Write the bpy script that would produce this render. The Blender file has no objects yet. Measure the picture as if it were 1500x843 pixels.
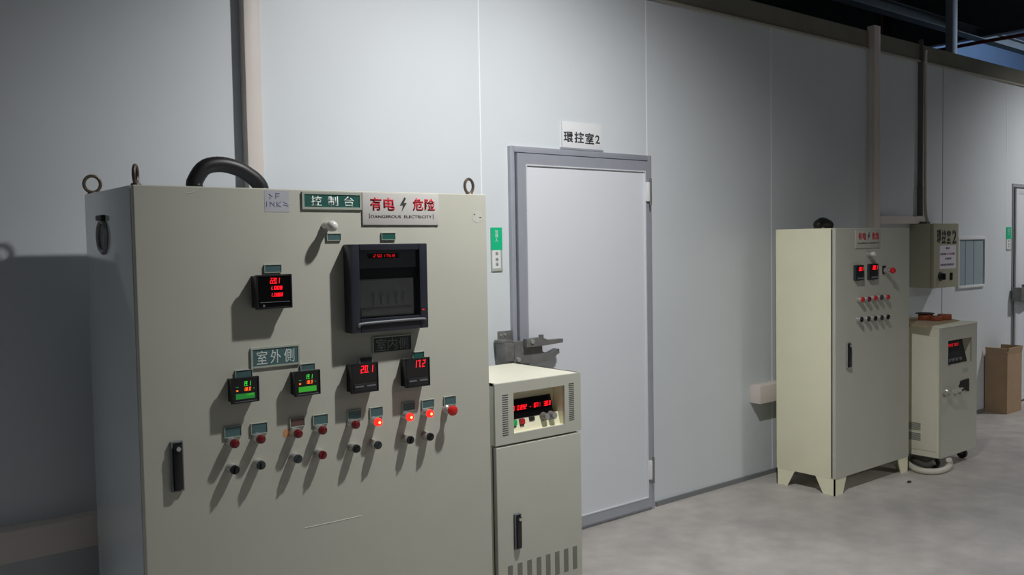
import bpy, bmesh, math, random
from mathutils import Vector, Matrix
random.seed(7)
S = bpy.context.scene
C = S.collection

# ------------------------------------------------------------------ camera
F_PX, YAW, PITCH, ROLL, CAM_H = 1317.29, 0.6808159, 0.0466452, -0.0170939, 1.55
def _axes():
    cy, sy = math.cos(YAW), math.sin(YAW); cp, sp = math.cos(PITCH), math.sin(PITCH)
    cr, sr = math.cos(ROLL), math.sin(ROLL)
    f = Vector((sy*cp, cy*cp, -sp)); r = Vector((cy, -sy, 0)); u = r.cross(f)
    return cr*r + sr*u, -sr*r + cr*u, f
RGT, UPV, FWD = _axes()
CAM = Vector((0, 0, CAM_H))
cd = bpy.data.cameras.new('camera'); cam = bpy.data.objects.new('camera', cd); C.objects.link(cam)
cd.sensor_width = 36; cd.lens = F_PX/1500*36; cd.clip_start = .05; cd.clip_end = 200
m = Matrix.Identity(4)
for i, a in enumerate((RGT, UPV, -FWD)):
    for j in range(3): m[j][i] = a[j]
m.translation = CAM
cam.matrix_world = m
S.camera = cam
def _ray(px, py): return RGT*((px-750)/F_PX) - UPV*((py-421.5)/F_PX) + FWD
def onY(px, py, y): d = _ray(px, py); return CAM + d*(y/d.y)
def onZ(px, py, z): d = _ray(px, py); return CAM + d*((z-CAM.z)/d.z)
def onX(px, py, x): d = _ray(px, py); return CAM + d*(x/d.x)
def rect(x0, y0, x1, y1, Y):
    """x0, x1, z0, z1 on the plane y=Y of the rectangle seen from corner to corner"""
    a, b = onY(x0, y0, Y), onY(x1, y1, Y)
    return min(a.x, b.x), max(a.x, b.x), min(a.z, b.z), max(a.z, b.z)

# ------------------------------------------------------------------ world, light, exposure
S.view_settings.view_transform = 'Standard'; S.view_settings.look = 'None'
S.view_settings.gamma = 1; S.view_settings.exposure = 0; S.view_settings.use_curve_mapping = False
W = bpy.data.worlds.new('world'); S.world = W; W.use_nodes = True
W.node_tree.nodes['Background'].inputs[0].default_value = (.80, .90, 1.0, 1)
W.node_tree.nodes['Background'].inputs[1].default_value = .029
def spot(name, loc, power, col, angle, blend, size, tilt=(0, 0, 0)):
    l = bpy.data.lights.new(name, 'SPOT'); o = bpy.data.objects.new(name, l); C.objects.link(o)
    o.location = loc; o.rotation_euler = tilt
    l.energy = power; l.color = col; l.spot_size = math.radians(angle); l.spot_blend = blend; l.shadow_soft_size = size
    return o
spot('bay_or_fill_light', (2.54, 1.735, 3.46), 305, (1.0, .985, .97), 127, 1.0, .055, (math.radians(22.8), math.radians(-4.2), 0))
spot('bay_or_fill_light', (9.6, 1.74, 3.46), 215, (1.0, .985, .97), 128, 1.0, .06, (math.radians(22.8), 0, 0))
spot('bay_or_fill_light', (-5.8, 1.74, 3.42), 240, (.96, .98, 1.0), 162, .5, .06)
spot('bay_or_fill_light', (6.6, -5.2, 4.4), 720, (1.0, .985, .96), 150, .5, .30)  # added fill light behind the camera, lifts the shadows on the cabinet fronts
pl = bpy.data.lights.new('back_wall_fill', 'POINT'); po = bpy.data.objects.new('back_wall_fill', pl); C.objects.link(po)
po.location = (21, 4.6, 5.6); pl.energy = 620; pl.color = (.62, .80, 1.0); pl.shadow_soft_size = .3  # added blue fill for the back wall and post, no known lamp there

# ------------------------------------------------------------------ materials
def lin(c): return tuple((v/12.92 if v <= .04045 else ((v+.055)/1.055)**2.4) for v in c)
def srgb(r, g, b): return lin((r/255, g/255, b/255))
def mat(name, rgb, rough=.5, metal=0., emit=0., noise=0., nscale=8., bump=0., bscale=200., spec=.5, coat=0.):
    mt = bpy.data.materials.new(name); mt.use_nodes = True
    nt = mt.node_tree; b = nt.nodes['Principled BSDF']
    c = srgb(*rgb)
    b.inputs['Base Color'].default_value = (*c, 1); b.inputs['Roughness'].default_value = rough
    b.inputs['Metallic'].default_value = metal; b.inputs['Specular IOR Level'].default_value = spec
    if coat: b.inputs['Coat Weight'].default_value = coat
    tc = nt.nodes.new('ShaderNodeTexCoord')
    if emit:
        b.inputs['Emission Color'].default_value = (*c, 1); b.inputs['Emission Strength'].default_value = emit
    if noise:
        n = nt.nodes.new('ShaderNodeTexNoise'); n.inputs['Scale'].default_value = nscale; n.inputs['Detail'].default_value = 6
        r = nt.nodes.new('ShaderNodeMapRange'); r.inputs[1].default_value = .3; r.inputs[2].default_value = .7
        r.inputs[3].default_value = 1-noise; r.inputs[4].default_value = 1+noise
        mx = nt.nodes.new('ShaderNodeVectorMath'); mx.operation = 'SCALE'; mx.inputs[0].default_value = c
        nt.links.new(tc.outputs['Object'], n.inputs['Vector']); nt.links.new(n.outputs['Fac'], r.inputs[0])
        nt.links.new(r.outputs[0], mx.inputs['Scale']); nt.links.new(mx.outputs[0], b.inputs['Base Color'])
    if bump:
        n = nt.nodes.new('ShaderNodeTexNoise'); n.inputs['Scale'].default_value = bscale; n.inputs['Detail'].default_value = 3
        bm = nt.nodes.new('ShaderNodeBump'); bm.inputs['Strength'].default_value = bump; bm.inputs['Distance'].default_value = .002
        nt.links.new(tc.outputs['Object'], n.inputs['Vector']); nt.links.new(n.outputs['Fac'], bm.inputs['Height'])
        nt.links.new(bm.outputs[0], b.inputs['Normal'])
    return mt
def concrete():
    mt = bpy.data.materials.new('concrete'); mt.use_nodes = True
    nt = mt.node_tree; b = nt.nodes['Principled BSDF']; L = nt.links.new
    tc = nt.nodes.new('ShaderNodeTexCoord')
    n1 = nt.nodes.new('ShaderNodeTexNoise'); n1.inputs['Scale'].default_value = .9; n1.inputs['Detail'].default_value = 7; n1.inputs['Roughness'].default_value = .62
    n2 = nt.nodes.new('ShaderNodeTexNoise'); n2.inputs['Scale'].default_value = 7; n2.inputs['Detail'].default_value = 8
    n3 = nt.nodes.new('ShaderNodeTexNoise'); n3.inputs['Scale'].default_value = 160; n3.inputs['Detail'].default_value = 2
    r1 = nt.nodes.new('ShaderNodeValToRGB')
    r1.color_ramp.elements[0].position = .34; r1.color_ramp.elements[0].color = (*srgb(160, 157, 154), 1)
    r1.color_ramp.elements[1].position = .66; r1.color_ramp.elements[1].color = (*srgb(196, 191, 186), 1)
    mr = nt.nodes.new('ShaderNodeMapRange'); mr.inputs[1].default_value = .3; mr.inputs[2].default_value = .7; mr.inputs[3].default_value = .86; mr.inputs[4].default_value = 1.08
    mx = nt.nodes.new('ShaderNodeVectorMath'); mx.operation = 'SCALE'
    for n in (n1, n2, n3): L(tc.outputs['Object'], n.inputs['Vector'])
    L(n1.outputs['Fac'], r1.inputs[0]); L(n2.outputs['Fac'], mr.inputs[0]); L(r1.outputs[0], mx.inputs[0]); L(mr.outputs[0], mx.inputs['Scale'])
    L(mx.outputs[0], b.inputs['Base Color'])
    rr = nt.nodes.new('ShaderNodeMapRange'); rr.inputs[3].default_value = .42; rr.inputs[4].default_value = .7
    L(n1.outputs['Fac'], rr.inputs[0]); L(rr.outputs[0], b.inputs['Roughness'])
    bp = nt.nodes.new('ShaderNodeBump'); bp.inputs['Strength'].default_value = .12; bp.inputs['Distance'].default_value = .003
    L(n3.outputs['Fac'], bp.inputs['Height']); L(bp.outputs[0], b.inputs['Normal'])
    return mt
M = dict(
    wall=mat('painted_wall_panel', (208, 214, 218), .42, noise=.015, nscale=3, bump=.02, bscale=60),
    seam=mat('panel_joint', (236, 240, 242), .4),
    seam_dark=mat('panel_joint_dark', (120, 124, 126), .6),
    fascia=mat('fascia_metal', (118, 116, 104), .55, noise=.08, nscale=5),
    lip=mat('fascia_lip', (170, 166, 150), .5),
    floor=concrete(),
    roof=mat('roof_sheet', (132, 138, 146), .9),
    farwall=mat('far_wall_shade', (26, 28, 30), .9),
    beam=mat('beam_steel', (88, 91, 94), .7, noise=.1, nscale=3),
    bluewall=mat('blue_wall', (118, 140, 172), .7, noise=.05, nscale=2),
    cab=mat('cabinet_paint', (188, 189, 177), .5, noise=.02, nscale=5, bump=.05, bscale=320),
    cabside=mat('cabinet_body_paint', (200, 207, 210), .2, coat=.6, noise=.02, nscale=5, bump=.05, bscale=320),
    cream=mat('cream_paint', (236, 234, 214), .36, noise=.015, nscale=6, bump=.04, bscale=320),
    cream2=mat('cream_paint_aged', (238, 236, 206), .38, noise=.03, nscale=4, bump=.04, bscale=320),
    greybox=mat('grey_box_paint', (170, 168, 146), .45, noise=.02, nscale=6),
    gap=mat('gap_rubber', (34, 32, 28), .8),
    dark=mat('dark_inside', (24, 24, 24), .9),
    black=mat('black_plastic', (26, 27, 31), .35),
    blackm=mat('black_matte', (36, 36, 38), .55),
    recorder=mat('recorder_bezel', (44, 46, 56), .3),
    recpaper=mat('recorder_paper', (206, 208, 206), .5, noise=.05, nscale=20),
    recgrey=mat('recorder_panel', (112, 115, 120), .5),
    paper_dark=mat('chart_paper', (214, 214, 210), .6, noise=.08, nscale=30),
    glass_dark=mat('display_glass', (14, 12, 14), .12),
    hose=mat('hose_rubber', (27, 25, 26), .45, noise=.1, nscale=20),
    white_hose=mat('white_hose', (206, 202, 190), .45, noise=.06, nscale=20),
    pvc=mat('pvc_trunking', (214, 205, 198), .45, noise=.02, nscale=4),
    greypipe=mat('grey_pipe', (104, 102, 98), .5),
    alu=mat('aluminium', (172, 176, 186), .42, metal=.35, noise=.04, nscale=12),
    alulight=mat('aluminium_bright', (222, 226, 230), .4, metal=.2),
    leaf=mat('door_panel', (214, 218, 224), .45, noise=.01, nscale=3),
    steel=mat('latch_steel', (126, 126, 124), .38, metal=.35, noise=.15, nscale=30),
    chrome=mat('chrome', (196, 196, 192), .3, metal=.6),
    rust=mat('eye_bolt_steel', (104, 92, 82), .5, metal=.5, noise=.3, nscale=40),
    green=mat('plate_green', (34, 92, 84), .45),
    teal=mat('plate_teal', (74, 104, 106), .5),
    brownplate=mat('plate_brown', (96, 72, 68), .5),
    blkplate=mat('plate_black', (46, 52, 54), .5),
    plateframe=mat('plate_holder', (168, 176, 164), .4),
    signgrey=mat('warning_sign_plastic', (204, 202, 198), .45),
    red=mat('red_print', (196, 38, 56), .5),
    ink=mat('dark_print', (58, 62, 66), .6),
    inkblack=mat('black_print', (30, 28, 28), .6),
    blueink=mat('blue_pen', (134, 142, 172), .7),
    white=mat('white_print', (214, 224, 218), .5),
    paleletters=mat('grey_print', (128, 136, 132), .5),
    whiteplastic=mat('white_plastic', (222, 224, 226), .4),
    sticker=mat('old_sticker', (182, 184, 192), .6, noise=.04, nscale=60),
    scratch=mat('scratched_paint', (216, 214, 202), .6),
    orange=mat('orange_dot', (196, 142, 96), .6, noise=.1, nscale=80),
    labelgreen=mat('label_green', (22, 186, 132), .4),
    redlens=mat('red_lens_off', (108, 26, 30), .25),
    redcap=mat('red_mushroom', (206, 34, 34), .35),
    redon=mat('red_lens_lit', (255, 34, 26), .3, emit=1.6),
    hoton=mat('red_lens_core', (255, 190, 120), .3, emit=2.0),
    dome=mat('white_dome', (222, 220, 214), .3),
    knobgrey=mat('knob_grey', (52, 58, 62), .4),
    ledred=mat('led_red', (255, 24, 38), .4, emit=1.6),
    leddim=mat('led_red_dim', (255, 30, 40), .4, emit=.45),
    ledgreen=mat('led_green', (60, 220, 70), .4, emit=.75),
    ledbar=mat('led_green_bar', (58, 170, 48), .4, emit=.36),
    ledbardim=mat('led_green_bar_dim', (40, 140, 60), .4, emit=.3),
    ledorange=mat('led_orange', (255, 120, 30), .4, emit=1.0),
    greenbtn=mat('green_button', (30, 190, 90), .35),
    redbtn=mat('red_button', (200, 36, 44), .35),
    cardboard=mat('cardboard', (166, 140, 112), .85, noise=.05, nscale=14),
    cardsheet=mat('cardboard_sheet', (176, 158, 128), .85, noise=.05, nscale=14),
    copper=mat('reddish_roll', (160, 84, 52), .5, noise=.15, nscale=40),
    copperdark=mat('dark_roll_core', (62, 38, 32), .6),
    postpaint=mat('post_paint', (170, 176, 190), .6),
    residue=mat('tape_residue', (200, 201, 191), .6),
    slot=mat('slot_shade', (120, 121, 113), .7),
    redpipe=mat('red_pipe', (120, 44, 44), .5),
    window=mat('window_glass', (150, 166, 174), .3, noise=.06, nscale=3),
    paper=mat('paper', (216, 212, 222), .7, noise=.02, nscale=20),
    pinkink=mat('pink_print', (176, 130, 150), .7),
)

def tinted_glass():
    mt = bpy.data.materials.new('tinted_glass'); mt.use_nodes = True; nt = mt.node_tree; nt.nodes.clear()
    o = nt.nodes.new('ShaderNodeOutputMaterial'); t = nt.nodes.new('ShaderNodeBsdfTransparent'); g = nt.nodes.new('ShaderNodeBsdfGlossy'); m = nt.nodes.new('ShaderNodeMixShader')
    f = nt.nodes.new('ShaderNodeFresnel'); f.inputs[0].default_value = 1.45
    t.inputs[0].default_value = (.985, .985, .99, 1); g.inputs['Roughness'].default_value = .08
    nt.links.new(f.outputs[0], m.inputs[0]); nt.links.new(t.outputs[0], m.inputs[1]); nt.links.new(g.outputs[0], m.inputs[2]); nt.links.new(m.outputs[0], o.inputs[0])
    return mt

# ------------------------------------------------------------------ mesh helpers
class B:
    def __init__(s): s.bm = bmesh.new()
    def _merge(s, t):
        me = bpy.data.meshes.new('tmp'); t.to_mesh(me); t.free(); s.bm.from_mesh(me); bpy.data.meshes.remove(me)
    def box(s, x0, x1, y0, y1, z0, z1, bev=0., seg=2):
        t = bmesh.new(); bmesh.ops.create_cube(t, size=1)
        for v in t.verts: v.co = Vector(((x0+x1)/2+v.co.x*(x1-x0), (y0+y1)/2+v.co.y*(y1-y0), (z0+z1)/2+v.co.z*(z1-z0)))
        if bev: bmesh.ops.bevel(t, geom=t.edges[:], offset=bev, segments=seg, affect='EDGES', profile=.6)
        s._merge(t); return s
    def cyl(s, p0, p1, r0, r1=None, n=20):
        p0, p1 = Vector(p0), Vector(p1); r1 = r0 if r1 is None else r1
        t = bmesh.new(); d = p1-p0
        bmesh.ops.create_cone(t, cap_ends=True, segments=n, radius1=r0, radius2=r1, depth=d.length)
        t.transform(Matrix.Translation((p0+p1)/2) @ d.to_track_quat('Z', 'Y').to_matrix().to_4x4())
        s._merge(t); return s
    def lathe(s, p, d, prof, n=24):
        """prof: (radius, distance along d) pairs"""
        p, d = Vector(p), Vector(d).normalized(); q = d.to_track_quat('Z', 'Y'); t = bmesh.new(); rings = []
        for r, h in prof:
            if r < 1e-6: rings.append([t.verts.new(p + d*h)])
            else: rings.append([t.verts.new(p + q @ Vector((r*math.cos(a), r*math.sin(a), h))) for a in [2*math.pi*i/n for i in range(n)]])
        for a, b in zip(rings, rings[1:]):
            for i in range(n):
                vs = [a[i % len(a)], a[(i+1) % len(a)], b[(i+1) % len(b)], b[i % len(b)]]
                vs = list(dict.fromkeys(vs))
                if len(vs) > 2: t.faces.new(vs)
        for r in (rings[0], rings[-1]):
            if len(r) > 1: t.faces.new(r)
        bmesh.ops.recalc_face_normals(t, faces=t.faces[:]); s._merge(t); return s
    def sphere(s, c, r, n=20, sc=(1, 1, 1)):
        t = bmesh.new(); bmesh.ops.create_uvsphere(t, u_segments=n, v_segments=n//2, radius=r)
        t.transform(Matrix.Translation(c) @ Matrix.Diagonal((*sc, 1))); s._merge(t); return s
    def tube(s, pts, r, n=14, sub=6, closed=False, rib=0.):
        pts = [Vector(p) for p in pts]; P = []
        k = len(pts)
        segs = k if closed else k-1
        for i in range(segs):
            g = lambda j: pts[j % k] if closed else pts[max(0, min(k-1, j))]
            a, b, c, d = g(i-1), g(i), g(i+1), g(i+2)
            for j in range(sub):
                u = j/sub
                P.append(.5*((2*b)+(-a+c)*u+(2*a-5*b+4*c-d)*u*u+(-a+3*b-3*c+d)*u**3))
        if not closed: P.append(pts[-1])
        t = bmesh.new(); rings = []; N = len(P); nrm = None
        for i, p in enumerate(P):
            tg = ((P[(i+1) % N]-P[i-1]) if closed else (P[min(i+1, N-1)]-P[max(i-1, 0)])).normalized()
            if nrm is None: nrm = tg.orthogonal().normalized()
            nrm = (nrm - tg*nrm.dot(tg)).normalized(); bn = tg.cross(nrm)
            rr = r*(1+rib*(1 if i % 2 else -1))
            rings.append([t.verts.new(p+rr*(math.cos(2*math.pi*q/n)*nrm+math.sin(2*math.pi*q/n)*bn)) for q in range(n)])
        for i in range(N if closed else N-1):
            a, b = rings[i], rings[(i+1) % N]
            for q in range(n): t.faces.new((a[q], a[(q+1) % n], b[(q+1) % n], b[q]))
        if not closed: t.faces.new(rings[0]); t.faces.new(rings[-1])
        bmesh.ops.recalc_face_normals(t, faces=t.faces[:]); s._merge(t); return s
    def prism(s, poly, a0, a1, axis='y'):
        """poly in the two other axes, extruded along axis from a0 to a1"""
        def co(u, v, a): return Vector((u, a, v)) if axis == 'y' else (Vector((a, u, v)) if axis == 'x' else Vector((u, v, a)))
        t = bmesh.new()
        A = [t.verts.new(co(u, v, a0)) for u, v in poly]; Bv = [t.verts.new(co(u, v, a1)) for u, v in poly]
        t.faces.new(A); t.faces.new(Bv); n = len(poly)
        for i in range(n): t.faces.new((A[i], A[(i+1) % n], Bv[(i+1) % n], Bv[i]))
        bmesh.ops.recalc_face_normals(t, faces=t.faces[:]); s._merge(t); return s
    def frame(s, x0, x1, z0, z1, w, y0, y1, bev=0., wb=None, wt=None):
        wb = w if wb is None else wb; wt = w if wt is None else wt
        s.box(x0, x0+w, y0, y1, z0, z1, bev); s.box(x1-w, x1, y0, y1, z0, z1, bev)
        s.box(x0+w, x1-w, y0, y1, z0, z0+wb, bev); s.box(x0+w, x1-w, y0, y1, z1-wt, z1, bev); return s
    def plate_holes(s, x0, x1, y0, y1, z0, z1, hx0, hx1, hz0, hz1):
        s.box(x0, hx0, y0, y1, z0, z1); s.box(hx1, x1, y0, y1, z0, z1)
        s.box(hx0, hx1, y0, y1, z0, hz0); s.box(hx0, hx1, y0, y1, hz1, z1); return s
    def seg7(s, txt, x0, x1, z0, z1, y, slant=.12):
        n = sum(.45 if c in '. ' else 1 for c in txt); cw = (x1-x0)/n; h = z1-z0; t = min(cw*.17, h*.14); x = x0
        MAP = {'0': 'abcdef', '1': 'bc', '2': 'abged', '3': 'abgcd', '4': 'fgbc', '5': 'afgcd', '6': 'afgedc', '7': 'abc', '8': 'abcdefg', '9': 'abcdfg', '-': 'g'}
        def bar(ax0, ax1, az0, az1):
            sh = lambda z: slant*(z-z0)
            s.prism([(ax0+sh(az0), az0), (ax1+sh(az0), az0), (ax1+sh(az1), az1), (ax0+sh(az1), az1)], y-.0008, y)
        for c in txt:
            if c == ' ': x += cw*.45; continue
            if c == '.': bar(x, x+t, z0, z0+t); x += cw*.45; continue
            a, b = x+cw*.1, x+cw*.8; mz = (z0+z1)/2
            for k in MAP[c]:
                if k == 'a': bar(a, b, z1-t, z1)
                if k == 'g': bar(a, b, mz-t/2, mz+t/2)
                if k == 'd': bar(a, b, z0, z0+t)
                if k == 'f': bar(a, a+t, mz, z1)
                if k == 'e': bar(a, a+t, z0, mz)
                if k == 'b': bar(b-t, b, mz, z1)
                if k == 'c': bar(b-t, b, z0, mz)
            x += cw
        return s
ORG = {}
def thing(name, label, cat, loc=(0, 0, 0), group=None, kind=None):
    o = bpy.data.objects.new(name, None); C.objects.link(o); o.location = loc; o.empty_display_size = .1
    ORG[o] = Vector(loc)
    if kind: o['kind'] = kind
    else: o['label'] = label; o['category'] = cat
    if group: o['group'] = group
    return o
def obj(name, b, mt, parent=None, label=None, smooth=None, loc=None):
    """links a builder as one mesh object; geometry is written in world metres"""
    me = bpy.data.meshes.new(name); org = ORG.get(parent, Vector((0, 0, 0)))
    if parent is None and loc is not None: org = Vector(loc)
    b.bm.transform(Matrix.Translation(-org)); b.bm.to_mesh(me); b.bm.free()
    me.materials.append(mt)
    o = bpy.data.objects.new(name, me); C.objects.link(o)
    if parent is not None: o.parent = parent
    elif loc is not None: o.location = loc
    ORG[o] = org
    if label: o['label'] = label
    if smooth is not False:
        for p in me.polygons: p.use_smooth = True
        try: me.set_sharp_from_angle(angle=math.radians(38))
        except Exception: pass
    return o
def tag(o, label, cat, group=None):
    o['label'] = label; o['category'] = cat
    if group: o['group'] = group
    return o
def struct(name, b, mt, parent=None):
    o = obj(name, b, mt, parent)
    if parent is None: o['kind'] = 'structure'
    return o
def text(txt, x0, x1, z0, z1, y, mt, parent, bold=0., name='lettering', depth=.0008, fit=True):
    cu = bpy.data.curves.new(name, 'FONT'); cu.body = txt; cu.offset = bold; cu.resolution_u = 3
    t = bpy.data.objects.new('tmp_text', cu); C.objects.link(t); bpy.context.view_layer.update()
    me = bpy.data.meshes.new_from_object(t.evaluated_get(bpy.context.evaluated_depsgraph_get()))
    bpy.data.objects.remove(t); bpy.data.curves.remove(cu)
    xs = [v.co.x for v in me.vertices]; ys = [v.co.y for v in me.vertices]
    sx = (x1-x0)/(max(xs)-min(xs)); sy = (z1-z0)/(max(ys)-min(ys)); ax, ay = min(xs), min(ys)
    b = B(); b.bm.from_mesh(me); bpy.data.meshes.remove(me)
    for v in b.bm.verts: v.co = Vector((x0+(v.co.x-ax)*sx, y, z0+(v.co.y-ay)*sy))
    r = bmesh.ops.extrude_face_region(b.bm, geom=b.bm.faces[:])
    for v in r['geom']:
        if isinstance(v, bmesh.types.BMVert): v.co.y -= depth
    bmesh.ops.recalc_face_normals(b.bm, faces=b.bm.faces[:])
    return obj(name, b, mt, parent, smooth=False)
def clone(o, d, parent=None):
    """a copy of a part or thing with its children, shifted by d"""
    c = o.copy(); C.objects.link(c)
    if parent is not None: c.parent = parent
    c.location = Vector(o.location)+Vector(d)
    for ch in list(o.children):
        k = ch.copy(); C.objects.link(k); k.parent = c
    return c

# ================================================================== SETTING
YW = 3.547          # face of the chamber wall
struct('floor', B().box(-6, 60, -8, 20, -.1, 0), M['floor'])
struct('wall_back', B().box(-4, 20, YW, YW+.1, 0, 3.08), M['wall'])
struct('ceiling', B().box(-6, 60, -8, 20, 6.6, 6.7), M['roof'])
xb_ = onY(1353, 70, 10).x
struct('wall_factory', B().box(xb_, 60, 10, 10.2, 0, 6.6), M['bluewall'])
struct('wall_far', B().box(-6, xb_, 10, 10.2, 0, 6.6), M['farwall'])  # left stretch of the back wall, its darkness put into the colour
struct('trim_1', B().box(-4, 20, YW-.012, YW, 2.955, 3.085), M['fascia'])
struct('trim_2', B().box(-4, 20, YW-.022, YW-.012, 2.945, 2.958), M['lip'])
struct('baseboard_back', B().box(3.93, 20, YW-.012, YW, 0, .028), M['seam_dark'])
for i, x in enumerate((.286, 1.486, 2.690, 3.889, 5.091, 6.29, 7.466, 8.69)):
    struct('trim_%d' % (3+i), B().box(x-.0035, x+.0035, YW-.0015, YW, .02, 2.95), M['seam_dark' if i == 6 else 'seam'])

# roof steel over the chamber, seen above the far end of the wall
def beam_between(name, p, q, w, h, mt):
    p, q = Vector(p), Vector(q); d = (q-p).normalized(); sd = d.cross(Vector((0, 0, 1))).normalized(); up = Vector((0, 0, 1))
    b = B(); t = bmesh.new()
    prof = [(-w, h), (w, h), (w, h-.02), (.01, h-.02), (.01, -h+.02), (w, -h+.02), (w, -h), (-w, -h), (-w, -h+.02), (-.01, -h+.02), (-.01, h-.02), (-w, h-.02)]
    A = [t.verts.new(p+sd*u+up*v) for u, v in prof]; Z = [t.verts.new(q+sd*u+up*v) for u, v in prof]
    t.faces.new(A); t.faces.new(Z)
    for i in range(len(prof)): t.faces.new((A[i], A[(i+1) % len(prof)], Z[(i+1) % len(prof)], Z[i]))
    bmesh.ops.recalc_face_normals(t, faces=t.faces[:]); b._merge(t)
    return obj(name, b, mt, loc=p)
zb = 5.6
pa = onZ(1350, 26, zb); pe = onZ(1500, 38, zb)
tag(beam_between('roof_beam', (pa.x-6, pa.y, zb), (60, pa.y, zb), .10, .10, M['beam']),
    'grey steel roof beam running along above the far end of the wall', 'beam')
gb = B().box(pe.x-.012, pe.x+.012, pe.y-2.5, 9.99, zb-.06, 6.6).box(pe.x-.09, pe.x+.09, pe.y-2.5, 9.99, zb-.075, zb-.055).box(pe.x-.09, pe.x+.09, pe.y-2.5, 9.99, 6.56, 6.6)
tag(obj('roof_girder', gb, M['beam'], loc=(pe.x, 8, zb-.075)),
    'deep grey steel roof girder crossing above the blue back wall at top right', 'beam')
ct = onY(1393.5, 80, 6.0)
tag(obj('hanger_post', B().box(ct.x-.075, ct.x+.075, 5.95, 6.05, 3.06, 6.6, .01), M['postpaint'], loc=(ct.x, 6, 3.06)),
    'pale upright steel post rising above the wall in front of the blue back wall', 'post')
struct('trim_11', B().box(-4, 20, YW+.1, 7.0, 2.98, 3.06), M['fascia'])
pp = onY(1500, 51, 6.6); pq = onY(1372, 76, 9.9)
rb = B().tube([(pp.x+.6, 5.5, pp.z), (pp.x, 6.6, pp.z), (pp.x, 8, pp.z), (pp.x, 9.98, pp.z)], .032, 10, 2)
rb.cyl((pp.x, 9.2, pp.z-.02), (pp.x, 9.2, 6.6), .022)
tag(obj('fire_pipe', rb, M['redpipe'], loc=(pp.x, 6.6, pp.z)), 'thin dark red pipe crossing in front of the blue back wall', 'pipe')

# ================================================================== DOOR 1
d1 = thing('door_1', None, None, (3.38, YW, 0), kind='structure')
X0, X1, ZT = 2.858, 3.90, 2.052
fb = B()
for a in ((X0, X0+.026), (X1-.030, X1)): fb.box(a[0], a[1], YW-.024, YW, 0, ZT, .003)
fb.box(X0+.026, X1-.03, YW-.024, YW, ZT-.03, ZT, .003); fb.box(X0+.026, X1-.03, YW-.022, YW, 0, .02)
obj('door_frame', fb, M['alu'], d1)
e0, e1, ez0, ez1, w = X0+.033, X1-.036, .022, ZT-.036, .055
lb = B(); yl0, yl1 = YW-.038, YW
lb.prism([(e0, ez0), (e0+w, ez0+w), (e0+w, ez1-w), (e0, ez1)], yl0, yl1)
lb.prism([(e0, ez1), (e0+w, ez1-w), (e1-w*.55, ez1-w), (e1, ez1)], yl0, yl1)
lb.prism([(e1, ez1), (e1-w*.55, ez1-w), (e1-w*.55, ez0+w), (e1, ez0)], yl0, yl1)
lb.prism([(e0, ez0), (e1, ez0), (e1-w*.55, ez0+w), (e0+w, ez0+w)], yl0, yl1)
obj('leaf_edge', lb, M['alu'], d1)
li = B(); li.frame(e0+w, e1-w*.55, ez0+w, ez1-w, .006, yl0-.003, yl1, 0)
obj('edge_bead', li, M['alulight'], d1)
obj('door_leaf', B().box(e0+w+.006, e1-w*.55-.006, yl0+.006, yl1, ez0+w+.006, ez1-w-.006), M['leaf'], d1)
mk = onY(770, 308, yl0+.006)
obj('tape_mark', B().box(mk.x-.012, mk.x+.016, yl0+.0045, yl0+.006, mk.z-.004, mk.z+.003), M['orange'], d1)
for hz in (onY(948, 281, YW-.05).z, onY(952, 690, YW-.05).z):
    hb = B().box(X1-.068, X1-.036, YW-.055, YW-.02, hz-.055, hz+.055, .006)
    h = obj('hinge', hb, M['whiteplastic'], d1)
    obj('hinge_pin', B().cyl((X1-.044, YW-.056, hz-.075), (X1-.044, YW-.056, hz+.075), .007), M['steel'], h)
# latch
yl = YW-.075
x0, x1, z0, z1 = rect(729.5, 486, 745, 527, YW-.006)
lt = B().box(x0, x1+.02, YW-.008, YW, z0, z1, .002)
la = obj('latch_plate', lt, M['steel'], d1)
sc = B()
for i in range(4):
    zz = z0+.02+i*(z1-z0-.04)/3
    sc.cyl((x0+.016, YW-.012, zz), (x0+.016, YW-.006, zz), .0065, n=12)
sc.cyl((x0+.042, YW-.012, z1-.018), (x0+.042, YW-.006, z1-.018), .0065, n=12)
obj('screws', sc, M['chrome'], la)
def q(px, py, y): p = onY(px, py, y); return (p.x, p.z)
kb = B().box(*[v for v in (onY(738, 505, yl).x, onY(753, 505, yl).x)], YW-.085, YW-.008, onY(745, 530, yl).z, onY(745, 503, yl).z, .006)
kb.box(onY(736, 500, yl).x, onY(752, 500, yl).x, YW-.07, YW-.008, onY(745, 503, yl).z, onY(745, 499, yl).z, .002)
obj('latch_keeper', kb, M['steel'], d1)
hb = B().prism([q(*p, yl) for p in ((751.5, 501), (768, 500), (792, 503), (793, 515), (803, 519), (817, 511), (818, 517), (805, 526), (784, 533), (768, 532), (751.5, 531))], YW-.085, YW-.04)
hd = obj('latch_handle', hb, M['steel'], d1)
ub = B().prism([q(*p, yl-.02) for p in ((768, 497), (790, 494), (800, 498), (821, 496), (821, 501.5), (795, 506), (768, 509))], YW-.115, YW-.085)
ub.cyl((onY(788, 495, yl).x, YW-.10, onY(788, 496, yl).z), (onY(788, 495, yl).x, YW-.10, onY(788, 490, yl).z), .013, n=14)
obj('latch_lever', ub, M['steel'], hd)
obj('latch_bolts', B().cyl((onY(772, 498, yl).x, YW-.122, onY(772, 500, yl).z), (onY(772, 498, yl).x, YW-.112, onY(772, 500, yl).z), .012, n=6).cyl((onY(757, 527, yl).x, YW-.094, onY(757, 527, yl).z), (onY(757, 527, yl).x, YW-.084, onY(757, 527, yl).z), .012, n=6), M['chrome'], hd)

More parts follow.
